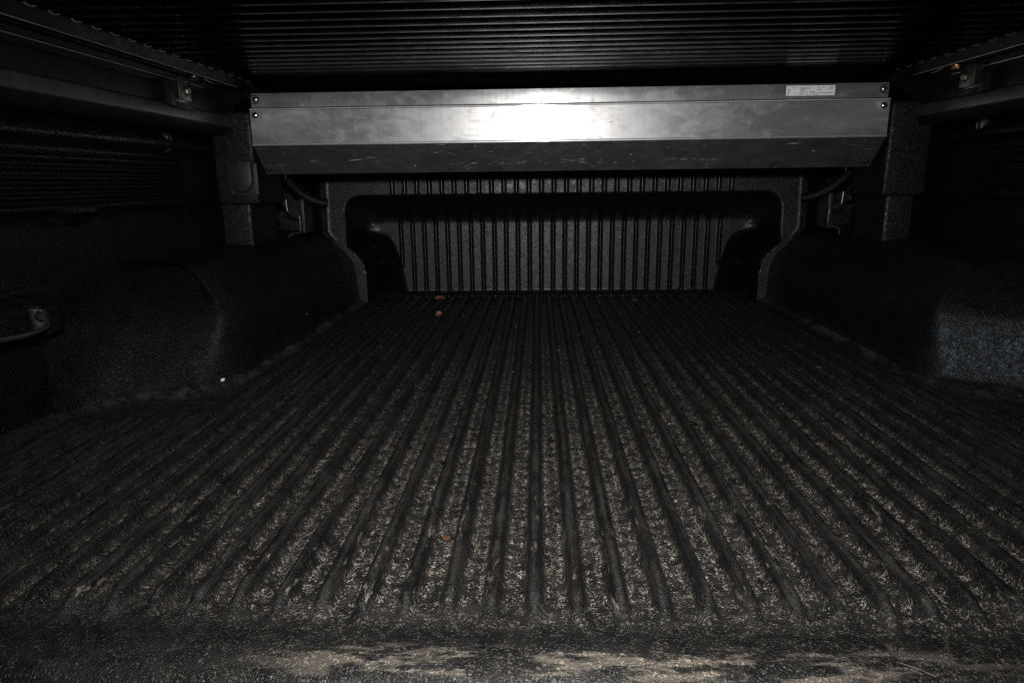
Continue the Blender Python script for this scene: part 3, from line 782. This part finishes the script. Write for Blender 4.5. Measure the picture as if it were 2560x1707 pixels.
it = [(-0.462, 0.403, -0.458, 0.407, 0.0004), (-0.44, 0.4135, -0.418, 0.4125, 0.0003), (-0.199, 0.423, -0.190, 0.4265, 0.0004), (-0.190, 0.4265, -0.179, 0.4225, 0.0004), (0.083, 0.4335, 0.091, 0.4365, 0.0009), (0.091, 0.4365, 0.104, 0.4430, 0.0004), (-0.385, 0.431, -0.382, 0.434, 0.0006)]
marks('scuff_marks', it, M_smudge, fp)
r2 = random.Random(5); it = [(-0.4575, 0.368, -0.427, 0.3705, 0.0011), (-0.541, 0.3675, -0.524, 0.368, 0.0006)]
for (xa, xb, za, zb, n_) in ((-0.26, -0.09, 0.3570, 0.3625, 22), (-0.11, 0.03, 0.3565, 0.3645, 14), (0.05, 0.12, 0.3555, 0.3600, 7), (0.20, 0.26, 0.3610, 0.3635, 12), (0.26, 0.31, 0.3600, 0.3620, 8), (-0.30, 0.28, 0.378, 0.388, 16)):
    for i in range(n_):
        x = r2.uniform(xa, xb); z = r2.uniform(za, zb); l_ = r2.uniform(0.002, 0.016)
        it.append((x, z, x + l_, z + r2.uniform(-.0006, .0012), r2.uniform(0.00012, 0.00042)))
marks('scratch_marks', it, M_mark, lp, True)
# lug left of the strip
mb = MB(); mb.box(XL - 0.016, XL - 0.002, YF + 0.010, YF + 0.014, 0.4985, 0.5012); mb.build('end_lug', M_rail, hs)
for x in (XL + 0.036, XR - 0.040):
    mb = MB(); mb.tube([(x, YF + 0.075, 0.350), (x - 0.001, YF + 0.075, 0.333)], 0.0020, 8); mb.build('drain_spout', M_hose, hs, smooth=True)
rebase(hs)

# ================================================================== power socket on the left corner post
pk = empty('power_socket', (-0.682, 1.468, 0.30), 'flat black power socket with a rounded flap on the corner post beside the housing', 'socket')
px0, px1, pz0, pz1, py = -0.7165, -0.6535, 0.2985, 0.3665, 1.4675
mb = MB(); mb.box(px0, px1, py - 0.003, py + 0.004, pz0, pz1); mb.build('cover_plate', M_lid, pk, bevel=0.002)
cx = -0.6855; w = 0.0215
pts = [(cx - w, 0.3690), (cx + w, 0.3690)] + [(cx + w * math.cos(a), 0.3290 + w * 1.0 * math.sin(a)) for a in np.linspace(0, -math.pi, 18)]
mb = MB(); mb.prism(pts, 'y', py - 0.0105, py - 0.0035); mb.build('flap', M_lid, pk, bevel=0.002)
mb = MB(); pts2 = [(cx - w - .003, 0.366), (cx + w + .003, 0.366)] + [(cx + (w + .003) * math.cos(a), 0.3285 + (w + .003) * math.sin(a)) for a in np.linspace(0, -math.pi, 18)]
mb.prism(pts2, 'y', py - 0.0034, py - 0.0030); mb.build('gasket', M_dark, pk)
mb = MB(); mb.cyl((cx - 0.027, py - 0.006, 0.3665), (1, 0, 0), 0.003, 0.054, 12); mb.build('hinge', M_rod, pk, smooth=True)
for x in (px0 + 0.006, px1 - 0.006):
    for z in (pz0 + 0.007, pz1 - 0.013):
        mb = MB(); mb.cyl((x, py - 0.0025, z), (0, -1, 0), 0.003, 0.002, 14, rings=[(0, .0031), (.0012, .0031), (.002, .0022)]); mb.build('screw', M_bracket, pk, smooth=True, sharp=45)
rebase(pk)

# ================================================================== tie-down loops in the front corners
def bez(pts, n=8, r=0.010):
    out = [Vector(pts[0])]
    for i in range(1, len(pts) - 1):
        a, b, c = Vector(pts[i - 1]), Vector(pts[i]), Vector(pts[i + 1])
        r1 = min(r, (b - a).length * .48, (c - b).length * .48)
        p0 = b + (a - b).normalized() * r1; p2 = b + (c - b).normalized() * r1
        for k_ in range(n + 1):
            t_ = k_ / n; out.append(p0 * (1 - t_) ** 2 + b * 2 * t_ * (1 - t_) + p2 * t_ ** 2)
    out.append(Vector(pts[-1])); return out
for sd, lab in ((-1, 'bent black steel tie down loop in the front corner behind the power socket'), (1, 'bent black steel tie down loop in the front corner on the sticker side')):
    root = empty('tie_down_loop', (sd * 0.71, 1.72, 0.19), lab, 'tie down', 'tie down loops in the front corners')
    yy = 1.70
    def q(x, z): return (sd * x, yy, z)
    pts = bez([q(0.683, 0.284), q(0.681, 0.251), q(0.652, 0.2485), q(0.652, 0.203), q(0.682, 0.200), q(0.684, 0.172)] if sd < 0 else [q(0.670, 0.288), q(0.668, 0.2545), q(0.641, 0.251), q(0.639, 0.207), q(0.668, 0.205), q(0.671, 0.180)])
    MB().tube(pts, 0.0030, 10).build('rod', M_rod, root, smooth=True)
    mb = MB(); mb.box(min(sd * 0.650, sd * 0.662), max(sd * 0.650, sd * 0.662), yy + 0.03, yy + 0.10, 0.200, 0.285); mb.build('backing_plate', M_lid, root, bevel=0.002)
    mb = MB()
    mb.cyl((sd * 0.690, yy + 0.012, 0.273), (0, -1, 0), 0.005, 0.006, 12, rings=[(0, .0055), (.005, .0055), (.007, .004)])
    mb.build('rivet', M_bracket, root, smooth=True, sharp=40)
    mb = MB(); mb.cyl((sd * 0.668, yy + 0.012, 0.187), (0, -1, 0), 0.005, 0.006, 12, rings=[(0, .0055), (.005, .0055), (.007, .004)])
    mb.build('rivet', M_bracket, root, smooth=True, sharp=40)
    rebase(root)

# corrugated drain hoses from housing to headboard
for sd, lab in ((-1, 'black corrugated drain hose below the housing on the power socket side'), (1, 'black corrugated drain hose below the housing on the sticker side')):
    p0 = Vector((sd * 0.655, 1.60, 0.358)); p1 = Vector((sd * 0.668, 1.68, 0.325)); p2 = Vector((sd * 0.660, 1.76, 0.280)); p3 = Vector((sd * 0.622, 1.82, 0.272))
    pts = []; rad = []
    N = 220
    for i in range(N + 1):
        t_ = i / N
        pts.append(p0 * (1 - t_) ** 3 + p1 * 3 * t_ * (1 - t_) ** 2 + p2 * 3 * t_ * t_ * (1 - t_) + p3 * t_ ** 3)
        rad.append(0.0108 + 0.0020 * math.cos(i / N * 2 * math.pi * 27))
    o = MB().tube(pts, 0.011, 14, rad=rad).build('drain_hose', M_hose, None, smooth=True, sharp=80)
    tag(o, lab, 'hose', 'drain hoses under the housing')

# tie-down bar at the left edge of the view
tb = empty('tie_down_bar', (-0.74, 0.83, 0.14), 'glossy black tie down bar across the pocket at the left side wall', 'tie down')
pts = bez([(-0.714, 0.866, 0.150), (-0.702, 0.852, 0.143), (-0.690, 0.800, 0.1425), (-0.690, 0.725, 0.150), (-0.735, 0.700, 0.160)], r=0.03)
MB().tube(pts, 0.0034, 12).build('bar', M_rod, tb, smooth=True)
mb = MB(); mb.cyl((-0.722, 0.866, 0.155), (1, -0.5, -0.2), 0.009, 0.02, 16, rings=[(0, .0065), (.006, .0065), (.009, .004)]); mb.build('eye', M_bracket, tb, smooth=True, sharp=40)
rebase(tb)

# ================================================================== leaves and crumbs
def leaf(loc, size, mat, label, seed, curl=0.3, rot=0.0, tilt=0.0, sides=7, stretch=1.0):
    r = random.Random(seed); n = sides
    pts = [(size * stretch * (0.75 + 0.45 * r.random()) * math.cos(2 * math.pi * i / n), size * (0.75 + 0.45 * r.random()) * math.sin(2 * math.pi * i / n)) for i in range(n)]
    vs = [(0, 0, size * 0.05)] + [(p[0] * .55, p[1] * .55, size * curl * .2 * r.random()) for p in pts] + [(p[0], p[1], size * curl * r.random()) for p in pts]
    fs = [(0, 1 + i, 1 + (i + 1) % n) for i in range(n)] + [(1 + i, 1 + n + i, 1 + n + (i + 1) % n, 1 + (i + 1) % n) for i in range(n)]
    th = size * 0.06
    m = len(vs); vs2 = vs + [(v[0], v[1], v[2] - th) for v in vs]
    fs2 = fs + [tuple(m + i for i in reversed(f)) for f in fs] + [(1 + n + i, m + 1 + n + i, m + 1 + n + (i + 1) % n, 1 + n + (i + 1) % n) for i in range(n)]
    mb = MB(); mb.add(vs2, fs2)
    o = mb.build('leaf_fragment' if mat is not M_crumb else 'crumb', mat, None)
    o.location = loc; o.rotation_euler = (tilt, 0, rot)
    return tag(o, label, 'leaf' if mat is not M_crumb else 'crumb')
leaf((-0.300, 1.610, 0.0125), 0.0090, M_leaf, 'small red leaf fragment lying on the far floor ribs', 4, curl=0.45, tilt=0.75, rot=0.3, sides=5)
leaf((-0.329, 1.840, 0.0125), 0.0120, M_leafb, 'flat brown leaf fragment lying at the foot of the ribbed headboard', 9, curl=0.3, tilt=0.25, stretch=1.3)
leaf((-0.145, 0.568, 0.0018), 0.0036, M_leafd, 'tiny rust coloured leaf fleck in a near floor channel', 5, curl=0.2, tilt=0.1)
leaf((0.192, 1.79, 0.0115), 0.0115, M_oldleaf, 'withered olive leaf lying on the far floor ribs right of the red one', 12, curl=0.4, tilt=0.2)
leaf((-0.571, 1.045, 0.012), 0.0040, M_crumb, 'white crumb at the foot of the wheel arch below the power socket', 21, curl=1.0, sides=6)
leaf((-0.557, 1.42, 0.05), 0.0022, M_crumb, 'tiny white speck stuck high on the wheel arch side below the tie down loop', 22, curl=1.0, sides=5)
rs = random.Random(11)
mb = MB()
for i in range(26):
    x = rs.uniform(-0.45, 0.5); y = rs.uniform(0.48, 1.85)
    ln = rs.uniform(0.002, 0.008); a = rs.uniform(0, 6.28)
    z0 = 0.0108
    mb.tube([(x, y, z0), (x + ln * .5 * math.cos(a), y + ln * .5 * math.sin(a), z0 + 0.0012), (x + ln * math.cos(a + .4), y + ln * math.sin(a + .4), z0)], 0.00016, 5)
for i in range(22):
    x = rs.uniform(-0.5, 0.5); y = rs.uniform(0.48, 1.88); r_ = rs.uniform(0.0005, 0.0011)
    mb.cyl((x, y, 0.0022), (rs.random(), rs.random(), 1), r_, r_ * 1.5, 6)
for pts in ([(0.180, 0.405, 0.0045), (0.190, 0.399, 0.0045), (0.198, 0.393, 0.0035)], [(-0.26, 0.60, 0.009), (-0.262, 0.575, 0.0105), (-0.275, 0.55, 0.0095), (-0.279, 0.535, 0.006)], [(0.085, 0.60, 0.0095), (0.088, 0.56, 0.0100), (0.087, 0.53, 0.0098)]):
    mb.tube(pts, 0.00013, 6)
o = mb.build('debris', M_straw, None, smooth=True)
o['kind'] = 'stuff'; o['label'] = 'scattered straw bits and grit on the ribbed floor'
